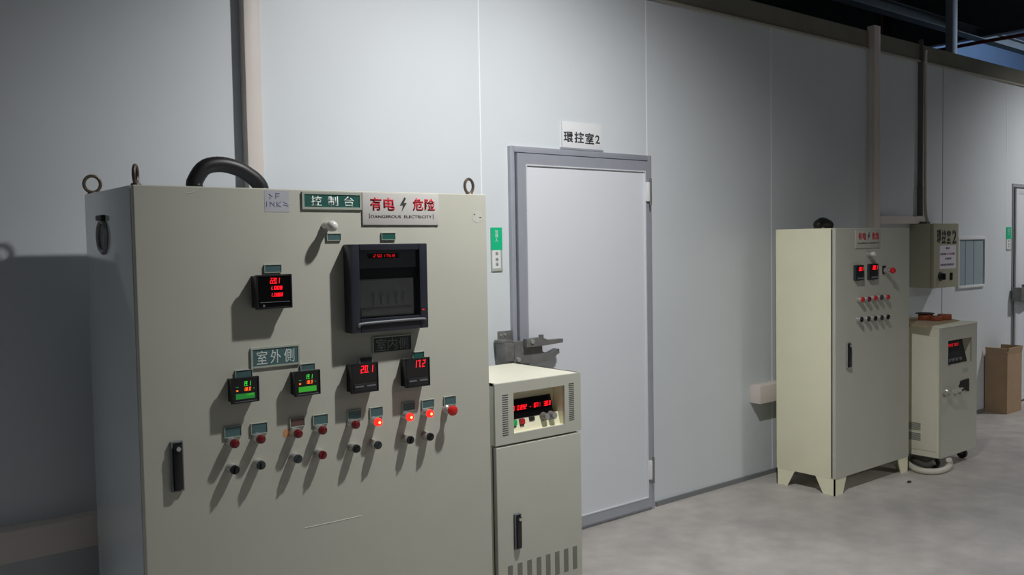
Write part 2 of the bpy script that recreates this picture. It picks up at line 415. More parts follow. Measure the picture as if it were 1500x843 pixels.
# ================================================================== DOOR 2
d2 = thing('door_2', None, None, (9.3, YW, 0), kind='structure')
a0, a1 = 8.815, 9.86
obj('door_frame', B().frame(a0, a1, 0, 2.04, .006, YW-.012, YW, wt=.03), M['alu'], d2)
obj('door_gasket', B().frame(a0+.006, a1-.006, .006, 2.01, .018, YW-.010, YW), M['gap'], d2)
lb = B().frame(a0+.024, a1-.024, .02, 1.995, .05, YW-.03, YW, .003); obj('leaf_edge', lb, M['alulight'], d2)
obj('door_leaf', B().box(a0+.074, a1-.074, YW-.026, YW, .07, 1.945), M['leaf'], d2)
yk = YW-.08
kb = B().box(a0-.03, a0+.045, YW-.10, YW-.02, .955, 1.085, .008); obj('latch_keeper', kb, M['steel'], d2)
hb = B().prism([(a0+.045, 1.075), (a0+.13, 1.085), (a0+.17, 1.065), (a0+.33, 1.085), (a0+.33, 1.06), (a0+.18, 1.03), (a0+.16, 1.0), (a0+.2, .98), (a0+.32, 1.0), (a0+.31, .975), (a0+.15, .94), (a0+.045, .95)], YW-.10, YW-.05)
hb.cyl((a0+.09, YW-.08, 1.08), (a0+.09, YW-.08, 1.11), .025)
obj('latch_handle', hb, M['steel'], d2)

# ================================================================== WINDOW 1
w1 = thing('window_1', None, None, (8.0, YW, 1.12), kind='structure')
wx0, wx1, wz0, wz1 = 7.72, 8.235, 1.12, 1.56
obj('window_frame', B().frame(wx0, wx1, wz0, wz1, .016, YW-.02, YW, .003, wb=.022, wt=.026), M['whiteplastic'], w1)
obj('window_pane', B().box(wx0+.016, wx1-.016, YW-.006, YW, wz0+.022, wz1-.026), M['window'], w1)
obj('pane_reflection', B().box(wx0+.15, wx0+.158, YW-.008, YW-.005, wz0+.022, wz1-.026).box(wx0+.31, wx0+.318, YW-.008, YW-.005, wz0+.022, wz1-.026), M['seam_dark'], w1)  # thin strips draw the vertical reflection lines in the glass

# ================================================================== CONTROL CABINET (near, left)
YC = 2.80; H = 1.752; cx0, cx1, cyb = .82, 2.145, 3.352
cc = thing('control_cabinet', 'large beige-grey control cabinet at left covered in meters, lit red buttons and a chart recorder', 'cabinet', ((cx0+cx1)/2, 3.07, 0))
obj('body', B().box(cx0, cx1, YC+.032, cyb, 0, H, .004), M['cabside'], cc)
obj('door_seal', B().box(cx0+.006, cx1-.006, YC+.024, YC+.034, .09, H-.006), M['gap'], cc)
obj('door', B().box(cx0, cx1, YC, YC+.025, .085, H-.001, .004, 3), M['cab'], cc)
# lifting eyes
def eye(x, y, rot, stem=.0):
    c = Vector((x, y, H+.034)); d = Vector((math.cos(rot), math.sin(rot), 0))
    b = B().tube([c+d*.026*math.cos(a)+Vector((0, 0, .028*math.sin(a))) for a in [2*math.pi*i/10 for i in range(10)]], .0058, 8, 3, True)
    b.cyl((x, y, H), (x, y, H+.008), .017, .013, 14)
    return obj('lifting_eye', b, M['rust'], cc)
xf = onY(197, 269, YC+.06).x
eye(xf+.004, YC+.06, math.radians(62)); eye(onY(135.5, 280, cyb-.03).x, cyb-.03, math.radians(-8)); eye(onY(687, 279, YC+.06).x, YC+.06, math.radians(15))
xe = onY(569.5, 277, cyb-.06).x
obj('lifting_eye', B().cyl((xe, cyb-.06, H), (xe, cyb-.06, H+.012), .016, .013).tube([(xe-.02, cyb-.06, H+.008), (xe, cyb-.06, H+.016), (xe+.02, cyb-.06, H+.008)], .005, 8, 4), M['rust'], cc)
# oval pull on the left side
sb = B().lathe((cx0+.002, 3.135, 1.602), (-1, 0, 0), [(.058, 0), (.060, .006), (.052, .012), (.044, .008), (.042, .002)], 28)
po_ = obj('side_pull', sb, M['steel'], cc)
obj('pull_recess', B().lathe((cx0+.001, 3.135, 1.602), (-1, 0, 0), [(.043, 0), (.043, .003), (0, .003)], 24), M['knobgrey'], po_)
obj('pull_hinge', B().box(cx0-.014, cx0, 3.10, 3.17, 1.655, 1.672, .003), M['blackm'], po_)

def label_plate(px, Y, mt, parent, holder=True, name='label_plate', frame=.002, th=.004):
    x0, x1, z0, z1 = rect(*px, Y)
    if holder:
        o = obj(name, B().frame(x0-frame, x1+frame, z0-frame, z1+frame, frame, Y-th-.002, Y), M['plateframe'], parent)
        obj('plate_insert', B().box(x0, x1, Y-th, Y, z0, z1), mt, o); return o, (x0, x1, z0, z1)
    return obj(name, B().box(x0, x1, Y-th, Y, z0, z1, .001), mt, parent), (x0, x1, z0, z1)
# big plates
o, r = label_plate((444.5, 284.5, 526, 304.5), YC, M['green'], cc, name='name_plate', frame=.008)
W_, H_ = r[1]-r[0], r[3]-r[2]
for i, ch in enumerate('控制台'):
    c = r[0]+W_*(.21+.295*i); text(ch, c-W_*.095, c+W_*.095, r[2]+H_*.08, r[3]-H_*.12, YC-.004, M['white'], o, .012)
x0, x1, z0, z1 = rect(529.2, 279.5, 642, 330, YC)
z1 = min(z1, H-.006)
ws = obj('warning_sign', B().box(x0, x1, YC-.006, YC, z0, z1, .002), M['signgrey'], cc)
def warning_print(ws, x0, x1, z0, z1, y):
    w, h = x1-x0, z1-z0
    for ch, c in zip('有电危险', (.165, .335, .715, .875)):
        text(ch, x0+w*(c-.072), x0+w*(c+.072), z0+h*.45, z0+h*.86, y, M['red'], ws, .028)
    bl = B().prism([(x0+w*u, z0+h*v) for u, v in ((.535, .88), (.475, .62), (.515, .62), (.495, .42), (.565, .70), (.525, .70), (.555, .84))], y-.001, y)
    obj('lightning_bolt', bl, M['ink'], ws)
    text('DANGEROUS  ELECTRICITY', x0+w*.10, x0+w*.90, z0+h*.22, z0+h*.31, y, M['ink'], ws, .006)
    for xx in (x0+w*.08, x0+w*.915): obj('bracket_mark', B().box(xx, xx+w*.006, y-.001, y, z0+h*.20, z0+h*.36), M['ink'], ws)
warning_print(ws, x0, x1, z0, z1, YC-.006)
o, r = label_plate((369, 513, 436, 531), YC, M['teal'], cc, name='name_plate', frame=.006)
W_, H_ = r[1]-r[0], r[3]-r[2]
for i, ch in enumerate('室外側'):
    c = r[0]+W_*(.2+.3*i); text(ch, c-W_*.115, c+W_*.115, r[2]+H_*.1, r[3]-H_*.1, YC-.004, M['white'], o, .0)
o, r = label_plate((546, 496, 601, 511.5), YC, M['blkplate'], cc, name='name_plate', frame=.004)
W_, H_ = r[1]-r[0], r[3]-r[2]
for i, ch in enumerate('室内側'):
    c = r[0]+W_*(.2+.3*i); text(ch, c-W_*.13, c+W_*.13, r[2]+H_*.08, r[3]-H_*.08, YC-.004, M['paleletters'], o, .0)
# small plates
for px, mk in (((478.4, 343, 498, 352), 'teal'), ((558.5, 342, 577.8, 351), 'green'), ((387, 389, 411, 398.5), 'teal'), ((344.5, 544, 368.5, 552), 'teal'), ((440, 534.5, 460, 541), 'teal'),
               ((526, 524.5, 544, 531.5), 'blkplate'), ((604, 517, 620, 524), 'green'), ((328.5, 627, 352.5, 638), 'teal'), ((367.5, 622, 390.5, 633), 'teal'), ((424.5, 614.5, 445, 623), 'brownplate'),
               ((458.5, 609.5, 479, 620), 'teal'), ((509, 603, 528, 613), 'teal'), ((541.5, 598.5, 559.5, 609), 'teal'), ((589, 591.5, 606.5, 600), 'teal'), ((617.5, 587.5, 634.5, 596), 'teal'), ((650, 582.5, 666.5, 591.5), 'teal')):
    label_plate(px, YC, M[mk], cc)

# chart recorder
p = .055; Yr = YC-p
ra, rb_ = onY(513.3, 358.2, Yr), onY(628, 478.6, Yr)
rx0, rx1, rz0, rz1 = ra.x, rb_.x, rb_.z-.004, ra.z
rc = B(); w = .034
rc.frame(rx0, rx1, rz0, rz1, w, Yr, YC, .004, wb=.05, wt=.022)
rec = obj('chart_recorder', rc, M['recorder'], cc)
obj('recorder_panel', B().box(rx0+w, rx1-w, Yr+.028, YC, rz0+.05, rz1-.022), M['blackm'], rec)
rw, rh = rx1-rx0, rz1-rz0
obj('recorder_head', B().box(rx0+w+.002, rx1-w-.012, Yr+.006, YC, rz1-.085, rz1-.022, .003), M['recgrey'], rec)
obj('recorder_display', B().box(rx0+rw*.22, rx0+rw*.62, Yr+.0045, Yr+.008, rz1-.050, rz1-.033), M['glass_dark'], rec)
obj('recorder_digits', B().seg7('2 50', rx0+rw*.29, rx0+rw*.40, rz1-.0465, rz1-.037, Yr+.0045).seg7('175.8', rx0+rw*.41, rx0+rw*.57, rz1-.0465, rz1-.037, Yr+.0045), M['leddim'], rec)
pb = B().box(rx0+w+.002, rx1-w-.014, Yr+.022, Yr+.03, rz0+.052, rz0+rh*.60, .002)
obj('chart_paper', pb, M['recpaper'], rec)
obj('paper_roll', B().cyl((rx0+w+.008, Yr+.026, rz0+.068), (rx1-w-.03, Yr+.026, rz0+.068), .018, n=20), M['paper_dark'], rec)
obj('paper_clip', B().box(rx0+w+.012, rx0+rw*.50, Yr+.014, Yr+.02, rz0+rh*.575, rz0+rh*.583), M['alulight'], rec)
for i in range(5):
    cx = rx0+rw*(.31+.098*i); cz = rz0+rh*.385
    obj('recorder_pen_glint', B().tube([(cx-.004, Yr+.018, cz+.024), (cx+.003, Yr+.012, cz+.01), (cx-.002, Yr+.014, cz-.006), (cx+.004, Yr+.019, cz-.024)], .0022, 8, 4), M['white'], rec)  # white colour stands in for bright reflections on the pens
obj('recorder_lip', B().tube([(rx0+.022, Yr-.003, rz0+.026), (rx0+.05, Yr-.005, rz0+.033), (rx1-.05, Yr-.005, rz0+.035), (rx1-.016, Yr-.003, rz0+.032)], .005, 10, 4), M['recgrey'], rec)
obj('recorder_glass', B().box(rx0+w-.004, rx1-w+.004, Yr+.002, Yr+.004, rz0+.046, rz1-.018), tinted_glass(), rec)
obj('recorder_key', B().lathe((rx0+.024, Yr, rz0+.026), (0, -1, 0), [(.005, 0), (.005, .006), (0, .006)]), M['chrome'], rec)
obj('recorder_led', B().box(rx1-.026, rx1-.018, Yr-.001, Yr, rz0+.066, rz0+.07), M['leddim'], rec)

# meters and controllers
def meter(px, p, name, bez=.006):
    Ym = YC-p; a, b = onY(px[0], px[1], Ym), onY(px[2], px[3], Ym)
    x0, x1, z0, z1 = a.x, b.x, b.z, a.z
    bb = B().box(x0+.004, x1-.004, Ym+.012, YC, z0+.004, z1-.004).frame(x0, x1, z0, z1, bez, Ym, Ym+.014, .002)
    o = obj(name, bb, M['black'], cc)
    obj('meter_face', B().box(x0+bez, x1-bez, Ym+.003, Ym+.014, z0+bez, z1-bez), M['glass_dark'], o)
    return o, x0, x1, z0, z1, Ym
o, x0, x1, z0, z1, Ym = meter((375, 403.5, 429, 451), .05, 'power_meter')
w, h = x1-x0, z1-z0; yd = Ym+.003
obj('meter_digits', B().seg7('220.1', x0+w*.38, x0+w*.66, z0+h*.74, z0+h*.90, yd).seg7('1.008', x0+w*.37, x0+w*.73, z0+h*.56, z0+h*.66, yd).seg7('1.088', x0+w*.37, x0+w*.74, z0+h*.36, z0+h*.46, yd), M['ledred'], o)
obj('meter_strip', B().box(x0+w*.1, x0+w*.93, yd-.002, yd, z0+h*.19, z0+h*.205), M['recgrey'], o)
obj('meter_button', B().lathe((x0+w*.2, yd, z0+h*.1), (0, -1, 0), [(.004, 0), (.004, .002), (0, .002)], 12), M['recgrey'], o)
for px, bright in (((339, 555.5, 380.7, 588), 0), ((431.7, 545.5, 470.2, 577.5), 1)):
    o, x0, x1, z0, z1, Ym = meter(px, .042, 'temperature_controller', .005)
    w, h = x1-x0, z1-z0; yd = Ym+.003
    obj('green_digits', B().seg7('19.1', x0+w*.40, x0+w*.70, z0+h*.66, z0+h*.84, yd), M['ledgreen'], o)
    obj('orange_digits', B().seg7('18.0', x0+w*.42, x0+w*.70, z0+h*.47, z0+h*.60, yd), M['ledorange'], o)
    obj('orange_mark', B().box(x0+w*.17, x0+w*.24, yd-.0008, yd, z0+h*.47, z0+h*.52), M['ledorange'], o)
    obj('status_mark', B().box(x0+w*.16, x0+w*.26, yd-.0008, yd, z0+h*.62, z0+h*.65), M['ledbardim'], o)
    obj('status_mark', B().box(x0+w*.78, x0+w*.83, yd-.0008, yd, z0+h*.52, z0+h*.56), M['ledbardim'], o)
    obj('green_bar', B().box(x0+w*.15, x0+w*.84, yd-.0008, yd, z0+h*.16, z0+h*.37), M['ledbar' if bright else 'ledbardim'], o)
    if not bright: obj('bright_bar', B().box(x0+w*.55, x0+w*.80, yd-.0012, yd-.0002, z0+h*.27, z0+h*.36), M['ledbar'], o)
    obj('button_row', B().box(x0+w*.1, x0+w*.9, yd-.002, yd, z0+h*.015, z0+h*.07, .0005), M['recgrey'], o)
for px, s in (((514.9, 535, 555.3, 573), '20.1'), ((594.6, 527, 630.6, 565), '17.2')):
    o, x0, x1, z0, z1, Ym = meter(px, .045, 'temperature_controller', .005)
    w, h = x1-x0, z1-z0; yd = Ym+.003
    obj('red_digits', B().seg7(s, x0+w*.33, x0+w*.82, z0+h*.68, z0+h*.92, yd), M['ledred'], o)
    obj('controller_panel', B().box(x0+w*.08, x0+w*.92, yd-.003, yd, z0+h*.06, z0+h*.32, .001), M['blackm'], o)
    obj('controller_keys', B().box(x0+w*.12, x0+w*.42, yd-.0045, yd-.003, z0+h*.2, z0+h*.25).box(x0+w*.55, x0+w*.88, yd-.0045, yd-.003, z0+h*.2, z0+h*.25), M['recgrey'], o)

# buttons, lamps and selector switches
def pilot(px, py, Y, lens, parent, p=.046, s=1., name='indicator_lamp'):
    c = onY(px, py, Y-p*.8); c = Vector((c.x, Y, c.z))
    o = obj(name, B().lathe(c, (0, -1, 0), [(.0165*s, 0), (.0165*s, p*.64), (.0158*s, p*.72), (.0146*s, p*.72), (.0146*s, p*.5)]), M['chrome'], parent)
    obj('lens', B().lathe(c, (0, -1, 0), [(.0145*s, p*.3), (.0145*s, p*.88), (.0132*s, p*.98), (.008*s, p*1.03), (0, p*1.04)]), lens, o)
    if lens is M['redon']:
        obj('lit_core', B().lathe(c, (0, -1, 0), [(.0055*s, p*.99), (.0050*s, p*1.045), (0, p*1.055)], 16), M['hoton'], o)
    return o
def switch(px, py, Y, cap, parent, p=.046, s=1., ang=20):
    c = onY(px, py, Y-p*.8); c = Vector((c.x, Y, c.z))
    o = obj('selector_switch', B().lathe(c, (0, -1, 0), [(.0165*s, 0), (.0165*s, p*.64), (.0158*s, p*.72), (.0146*s, p*.72), (.0146*s, p*.5)]), M['chrome'], parent)
    k = B().lathe(c, (0, -1, 0), [(.0145*s, p*.4), (.0145*s, p*.84), (.0135*s, p*.90), (0, p*.90)])
    a = math.radians(ang); u = Vector((math.sin(a), 0, math.cos(a))); v = Vector((math.cos(a), 0, -math.sin(a)))
    pts = [c+u*(.0112*s*i)+v*(.0036*s*j) for i, j in ((-1, -1), (1, -1), (1, 1), (-1, 1))]
    k.prism([(t.x, t.z) for t in pts], Y-p*1.03, Y-p*.8)
    obj('knob', k, cap, o); return o
for px, py, l in ((343.8, 650.5, 'redlens'), (382.2, 644, 'redlens'), (436.8, 635.8, 'redlens'), (472.7, 630.8, 'redlens'), (521, 622.7, 'redlens'), (554, 618.9, 'redon'), (600.5, 611.4, 'redon'), (629.8, 606.3, 'redon')):
    pilot(px, py, YC, M[l], cc)
for px, py, l, a in ((344.4, 688.9, 'black', 10), (382.8, 682.1, 'knobgrey', 0), (436.8, 672.9, 'knobgrey', 45), (472.9, 667.1, 'redlens', 30), (522.4, 657.9, 'black', 60), (554, 652.6, 'knobgrey', 40), (601.4, 645.1, 'black', 20), (630.4, 640.4, 'black', 50)):
    switch(px, py, YC, M[l], cc, ang=a)
c = onY(664.6, 602.2, YC-.055); c = Vector((c.x, YC, c.z))
o = obj('stop_button', B().lathe(c, (0, -1, 0), [(.0158, 0), (.0158, .016), (.012, .02), (.0105, .02), (.0105, .042)]), M['chrome'], cc)
obj('mushroom_cap', B().lathe(c, (0, -1, 0), [(.0105, .036), (.019, .042), (.020, .050), (.0175, .057), (.010, .0615), (0, .0625)]), M['redcap'], o)
c = onY(487, 331.5, YC-.05); c = Vector((c.x, YC, c.z))
o = obj('signal_lamp', B().lathe(c, (0, -1, 0), [(.016, 0), (.016, .014), (.0135, .018), (.0135, .038)]), M['chrome'], cc)
obj('dome', B().lathe(c, (0, -1, 0), [(.0165, .036), (.0185, .044), (.0185, .052), (.015, .061), (.009, .066), (0, .068)]), M['dome'], o)
# lock handle
def lock_handle(x0, x1, z0, z1, Y, parent, plate, lever):
    o = obj('lock_handle', B().frame(x0, x1, z0, z1, (x1-x0)*.13, Y-.012, Y, .002).box(x0, x1, Y-.004, Y, z0, z1), plate, parent)
    xm = (x0+x1)/2; w = (x1-x0)*.34; hh = z1-z0
    lb = B().box(xm-w, xm+w, Y-.022, Y-.006, z0+hh*.05, z1-hh*.07, .005)
    lv = obj('lever', lb, lever, o)
    obj('key_barrel', B().lathe((xm, Y-.02, z1-hh*.14), (0, -1, 0), [(w*.55, 0), (w*.55, .006), (0, .006)], 16), M['chrome'], lv)
    return o
x0, x1, z0, z1 = rect(248.5, 648, 269, 718, YC)
lock_handle(x0, x1, z0, z1, YC, cc, M['recgrey'], M['black'])
# sticker, marks and scratches on the door
x0, x1, z0, z1 = rect(387, 279, 424, 311, YC)
st = obj('sticker', B().box(x0, x1, YC-.0006, YC, z0, z1), M['sticker'], cc, label='faded pale sticker with blue pen marks')
w, h = x1-x0, z1-z0; pb = B()
for u0, v0, u1, v1 in ((.18, .84, .32, .72), (.22, .70, .22, .6), (.45, .88, .62, .88), (.47, .88, .45, .64), (.47, .76, .6, .76), (.08, .48, .08, .24), (.22, .48, .22, .26), (.22, .48, .38, .30), (.38, .48, .38, .24),
                       (.5, .48, .5, .24), (.5, .36, .66, .48), (.5, .36, .66, .24), (.76, .46, .92, .40), (.76, .34, .96, .30)):
    p0, p1 = Vector((x0+w*u0, YC-.0006, z0+h*v0)), Vector((x0+w*u1, YC-.0006, z0+h*v1))
    pb.cyl(p0, p1, .0014, n=6)
obj('pen_marks', pb, M['blueink'], st)
def mark(pts, r, Y, mt, parent, name): return obj(name, B().tube([onY(px, py, Y) for px, py in pts], r, 6, 3), mt, parent)
mark([(273, 283.5), (280, 282.5), (288, 279.5)], .0012, YC, M['scratch'], cc, 'scratch')
mark([(447, 774), (480, 767), (530, 756)], .0012, YC, M['scratch'], cc, 'scratch')
mark([(411, 299), (428, 298.3)], .0010, YC, M['scratch'], cc, 'scratch')
c = onY(420.5, 635, YC); obj('orange_dot', B().lathe(c, (0, -1, 0), [(.0155, 0), (.0155, .0007), (0, .0007)], 9), M['orange'], cc, label='torn orange sticker dot')
x0, x1, z0, z1 = rect(692, 309, 707, 327, YC)
obj('tape_residue', B().prism([(x0, z0+.01), (x0+.02, z0), (x1, z0+.012), (x1-.004, z1-.012), (x0+.03, z1), (x0+.003, z1-.006)], YC-.0006, YC), M['residue'], cc, label='torn pale tape residue')
obj('tape_specks', B().box(x0+.006, x0+.012, YC-.0012, YC, z1-.016, z1-.012).box(x1-.016, x1-.006, YC-.0012, YC, z0+.02, z0+.023), M['ink'], cc)

# hose on top of the control cabinet
yh = 3.06
hp = [onY(*t, yh) for t in ((283, 268.5), (285, 258), (299, 246), (322, 241), (348, 247), (368, 259), (380, 271))]
hp = [Vector((hp[1].x, yh, z)) for z in (H+.004, H+.014, H+.034)] + hp[2:-1] + [onY(376, 266, yh)] + [Vector((hp[-1].x+dx, yh, z)) for dx, z in ((.002, H+.026), (.006, H+.013), (.006, H+.005))]
tag(obj('flexible_conduit', B().tube(hp, .027, 16, 8, rib=.012), M['hose'], loc=hp[0]), 'thick black hose arching out of the top of the large control cabinet', 'hose')

# ================================================================== POWER SUPPLY UNITS
def louvers(xs, z0, z1, Y, n, hw, parent, name='vent_slots', mt=None, t=.0016):
    for x in xs:
        b = B()
        for i in range(n):
            z = z0+(z1-z0)*(i+.5)/n; b.box(x-hw, x+hw, Y-.0008, Y+.004, z-t, z+t)
        obj(name, b, mt or M['knobgrey'], parent)
def casters(root, x0, x1, y0, y1, top=.08):
    for x in (x0, x1):
        for y in (y0, y1):
            b = B().lathe((x-.014, y, .034), (1, 0, 0), [(0, 0), (.030, 0), (.034, .004), (.034, .024), (.030, .028), (0, .028)], 20)
            o = obj('caster', b, M['blackm'], root)
            obj('fork', B().box(x-.02, x-.016, y-.012, y+.03, .03, .07).box(x+.016, x+.02, y-.012, y+.03, .03, .07).box(x-.03, x+.03, y-.02, y+.04, .066, top, .002), M['steel'], o)
NY = 2.87; NH = onY(850, 546, NY).z; nx0, nx1 = onY(725, 600, NY).x, onY(851, 600, NY).x; nyb = 3.33
ps = thing('power_supply_cabinet', 'small cream power supply cabinet with red digital readout behind the large control cabinet', 'cabinet', ((nx0+nx1)/2, 3.1, 0))
zs = onY(850, 632.5, NY).z
wx0, wx1, wz0, wz1 = rect(752, 576, 827.5, 622.5, NY)
wz0 = onY(752.7, 636.1, NY).z; wz1 = onY(752, 576, NY).z
t = .02
obj('shaded_front', B().plate_holes(nx0, nx1, NY, NY+.0118, zs+.006, NH-.001, wx0, wx1, wz0, wz1), M['cab'], ps)  # front painted darker than the cream housing to draw its shade
hb = B().box(nx0, nx0+.01, NY+.012, nyb, zs+.006, NH).box(nx1-.01, nx1, NY+.012, nyb, zs+.006, NH).box(nx0, nx1, NY+.012, nyb, NH-.01, NH)
obj('upper_housing', hb, M['cream'], ps)
rd = .075
rcb = B().box(wx0, wx1, NY+rd, NY+rd+.01, wz0-.005, wz1+.005).box(wx0-.004, wx0, NY+.012, NY+rd+.01, wz0-.004, wz1+.004).box(wx1, wx1+.004, NY+.012, NY+rd+.01, wz0-.004, wz1+.004).box(wx0, wx1, NY+.012, NY+rd, wz0-.006, wz0).box(wx0, wx1, NY+.012, NY+rd, wz1, wz1+.004)
obj('display_recess', rcb, M['cream2'], ps)
ww, wh = wx1-wx0, wz1-wz0
# inclined instrument panel in the recess
yT, yB = NY+rd-.002, NY+.028
def inc(z): return yB+(yT-yB)*(z-wz0)/(wz1-wz0)
pb = B().prism([(inc(wz0), wz0), (inc(wz0+wh*.30), wz0+wh*.30), (inc(wz0+wh*.30)+.006, wz0+wh*.30), (inc(wz0)+.006, wz0)], wx0+.002, wx1-.002, 'x')
obj('button_panel', pb, M['cream2'], ps)
dp = B().prism([(inc(wz0+wh*.30)-.002, wz0+wh*.30), (inc(wz0+wh*.76)-.002, wz0+wh*.76), (inc(wz0+wh*.76)+.006, wz0+wh*.76), (inc(wz0+wh*.30)+.006, wz0+wh*.30)], wx0+.002, wx1-.03, 'x')
dsp = obj('display_panel', dp, M['glass_dark'], ps)
zd0, zd1 = wz0+wh*.50, wz0+wh*.61; yd = inc(wz0+wh*.5)-.004
obj('red_digits', B().seg7('50.0', wx0+ww*.02, wx0+ww*.15, zd0, zd1, yd).seg7('0.892', wx0+ww*.20, wx0+ww*.38, zd0, zd1, yd).seg7('107', wx0+ww*.50, wx0+ww*.61, zd0, zd1, yd).seg7('30.0', wx0+ww*.72, wx0+ww*.86, zd0, zd1, yd), M['ledred'], dsp)
obj('dim_marks', B().box(wx0+ww*.44, wx0+ww*.47, yd-.0005, yd, zd0+.004, zd0+.008).box(wx0+ww*.64, wx0+ww*.65, yd-.0005, yd, zd0, zd1).box(wx0+ww*.33, wx0+ww*.36, yd-.0005, yd, zd1-.01, zd1-.006), M['leddim'], dsp)
for u, mk in ((.10, 'greenbtn'), (.25, 'redbtn')):
    x = wx0+ww*u; zz = wz0+wh*.20; yy = inc(zz)
    o = obj('push_button', B().box(x-.012, x+.012, yy-.004, yy+.01, wz0+.004, zz+.014), M['blackm'], ps)
    obj('button_cap', B().box(x-.012, x+.012, yy-.012, yy-.002, zz-.008, zz+.014, .003), M[mk], o)
zz = wz0+wh*.24
obj('rocker_switch', B().box(wx0+ww*.40, wx0+ww*.50, inc(zz)-.006, inc(zz)+.004, wz0+wh*.19, wz0+wh*.29, .002), M['blackm'], ps)
for u in (.68, .83):
    x = wx0+ww*u; zz = wz0+wh*.24; yy = inc(zz)
    o = obj('rotary_knob', B().lathe((x, yy+.006, zz), (0, -1, .1), [(.019, 0), (.019, .010), (.0165, .014), (.0145, .034), (.010, .036)]), M['steel'], ps)
    obj('knob_cap', B().lathe((x, yy+.006, zz), (0, -1, .1), [(.012, .03), (.012, .037), (0, .037)]), M['chrome'], o)
louvers([onY(740, 600, NY).x], onY(739, 640, NY).z, onY(739, 578, NY).z, NY, 19, .015, ps)
louvers([onY(837, 590, NY).x], onY(837, 617, NY).z, onY(837, 561, NY).z, NY, 20, .015, ps)
obj('lower_body', B().box(nx0, nx1, NY+.03, nyb, .08, zs, .003), M['cream2'], ps)
obj('door_gap', B().box(nx0+.006, nx1-.006, NY+.02, NY+.032, .09, zs-.004), M['gap'], ps)
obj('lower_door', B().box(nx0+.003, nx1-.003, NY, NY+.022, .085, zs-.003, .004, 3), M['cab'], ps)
x0, x1, z0, z1 = rect(752.3, 754, 762, 803, NY)
lock_handle(x0, x1, z0, z1, NY, ps, M['recgrey'], M['black'])
zt = onY(788, 817, NY).z
xa, xb = onY(747.5, 831, NY).x, onY(842, 801, NY).x
louvers([xa+(xb-xa)*i/7 for i in range(8)], .12, zt, NY, 24, .013, ps, mt=M['slot'], t=.0015)  # grey bars put the shade of the louvres into the colour
casters(ps, nx0+.06, nx1-.06, NY+.08, nyb-.08)

# ------------------------------------------------------------------ far unit
b0 = onZ(1378, 673, .08); FY = b0.y; fx0, fx1 = b0.x, onY(1430, 656, b0.y).x; fyb = FY+.46; FH = .966
fu = thing('power_supply_cabinet', 'small cream power supply cabinet on casters right of the tall electrical cabinet', 'cabinet', ((fx0+fx1)/2, FY+.2, 0))
wx0, wx1, wz0, wz1 = rect(1389, 500, 1423.5, 533.5, FY); wz0 = onY(1389, 537.6, FY).z+.004
ww, wh = wx1-wx0, wz1-wz0
hb = B().plate_holes(fx0, fx1, FY, FY+.014, .08, FH-.004, wx0, wx1, wz0, wz1); obj('front_panel', hb, M['cab'], fu)
hb = B().box(fx0+.012, fx1-.012, FY+.085, fyb, .084, FH-.01).box(fx0, fx0+.012, FY+.014, fyb, .08, FH-.004).box(fx1-.012, fx1, FY+.014, fyb, .08, FH-.004).box(fx0+.012, fx1-.012, FY+.014, FY+.085, .08, .10)
obj('body', hb, M['cream'], fu)
obj('top_cover', B().box(fx0-.004, fx1+.004, FY-.004, fyb+.004, FH-.012, FH, .003), M['cream'], fu)
obj('display_recess', B().box(wx0, wx1, FY+.065, FY+.07, wz0, wz1).box(wx0, wx1, FY+.014, FY+.066, wz0-.005, wz0).box(wx0-.003, wx0, FY+.014, FY+.07, wz0, wz1).box(wx1, wx1+.003, FY+.014, FY+.07, wz0, wz1), M['cream'], fu)
dp = obj('display_panel', B().prism([(FY+.02, wz0+.004), (FY+.055, wz1-.004), (FY+.062, wz1-.004), (FY+.027, wz0+.004)], wx0+.004, wx1-.03, 'x'), M['blackm'], fu)
obj('red_digits', B().seg7('220 50', wx0+ww*.2, wx0+ww*.7, wz0+wh*.70, wz0+wh*.80, FY+.044), M['leddim'], dp)
for u in (.15, .30, .45, .62):
    zz = wz0+wh*.18
    o = obj('panel_knob', B().lathe((wx0+ww*u, FY+.026, zz), (0, -1, 0), [(.011, -.006), (.011, .012), (.007, .016), (0, .016)], 16), M['recgrey'], fu)
# side panel of the far unit
ysd0, ysd1 = FY+.03, fyb-.03
obj('side_panel', B().box(fx0-.004, fx0, ysd0, ysd1, .12, FH-.075, .002), M['cream'], fu)
for zz in (.255, .185):
    b = B()
    for i in range(7): b.box(fx0-.0055, fx0-.003, FY+.135, ysd1-.04, zz+i*.0075-.0025, zz+i*.0075+.0012)
    obj('side_vent', b, M['recgrey'], fu)
hz = onY(1389, 573, FY).z
hx = onY(1388, 573, FY-.02).x
o = obj('lock_handle', B().lathe((hx, FY, hz), (0, -1, 0), [(.03, 0), (.03, .02), (.02, .028), (.02, .045), (0, .047)], 18), M['chrome'], fu)
obj('lever', B().box(hx+.005, hx+.17, FY-.05, FY-.038, hz-.012, hz+.014, .004).box(hx+.14, hx+.17, FY-.05, FY, hz-.03, hz+.012, .004), M['cab'], o)
x0, x1, z0, z1 = rect(1404, 559, 1418, 567, FY); obj('pull_slot', B().prism([(x0+.03, z1), (x1, z1+.005), (x1, z0-.03), (x0, z0+.01)], FY-.008, FY), M['gap'], fu)
x0, x1, z0, z1 = rect(1410, 540, 1418, 545, FY); obj('maker_plate', B().box(x0, x1, FY-.002, FY, z0+.004, z1, .0005), M['plateframe'], fu)
casters(fu, fx0+.06, fx1-.06, FY+.07, fyb-.07)
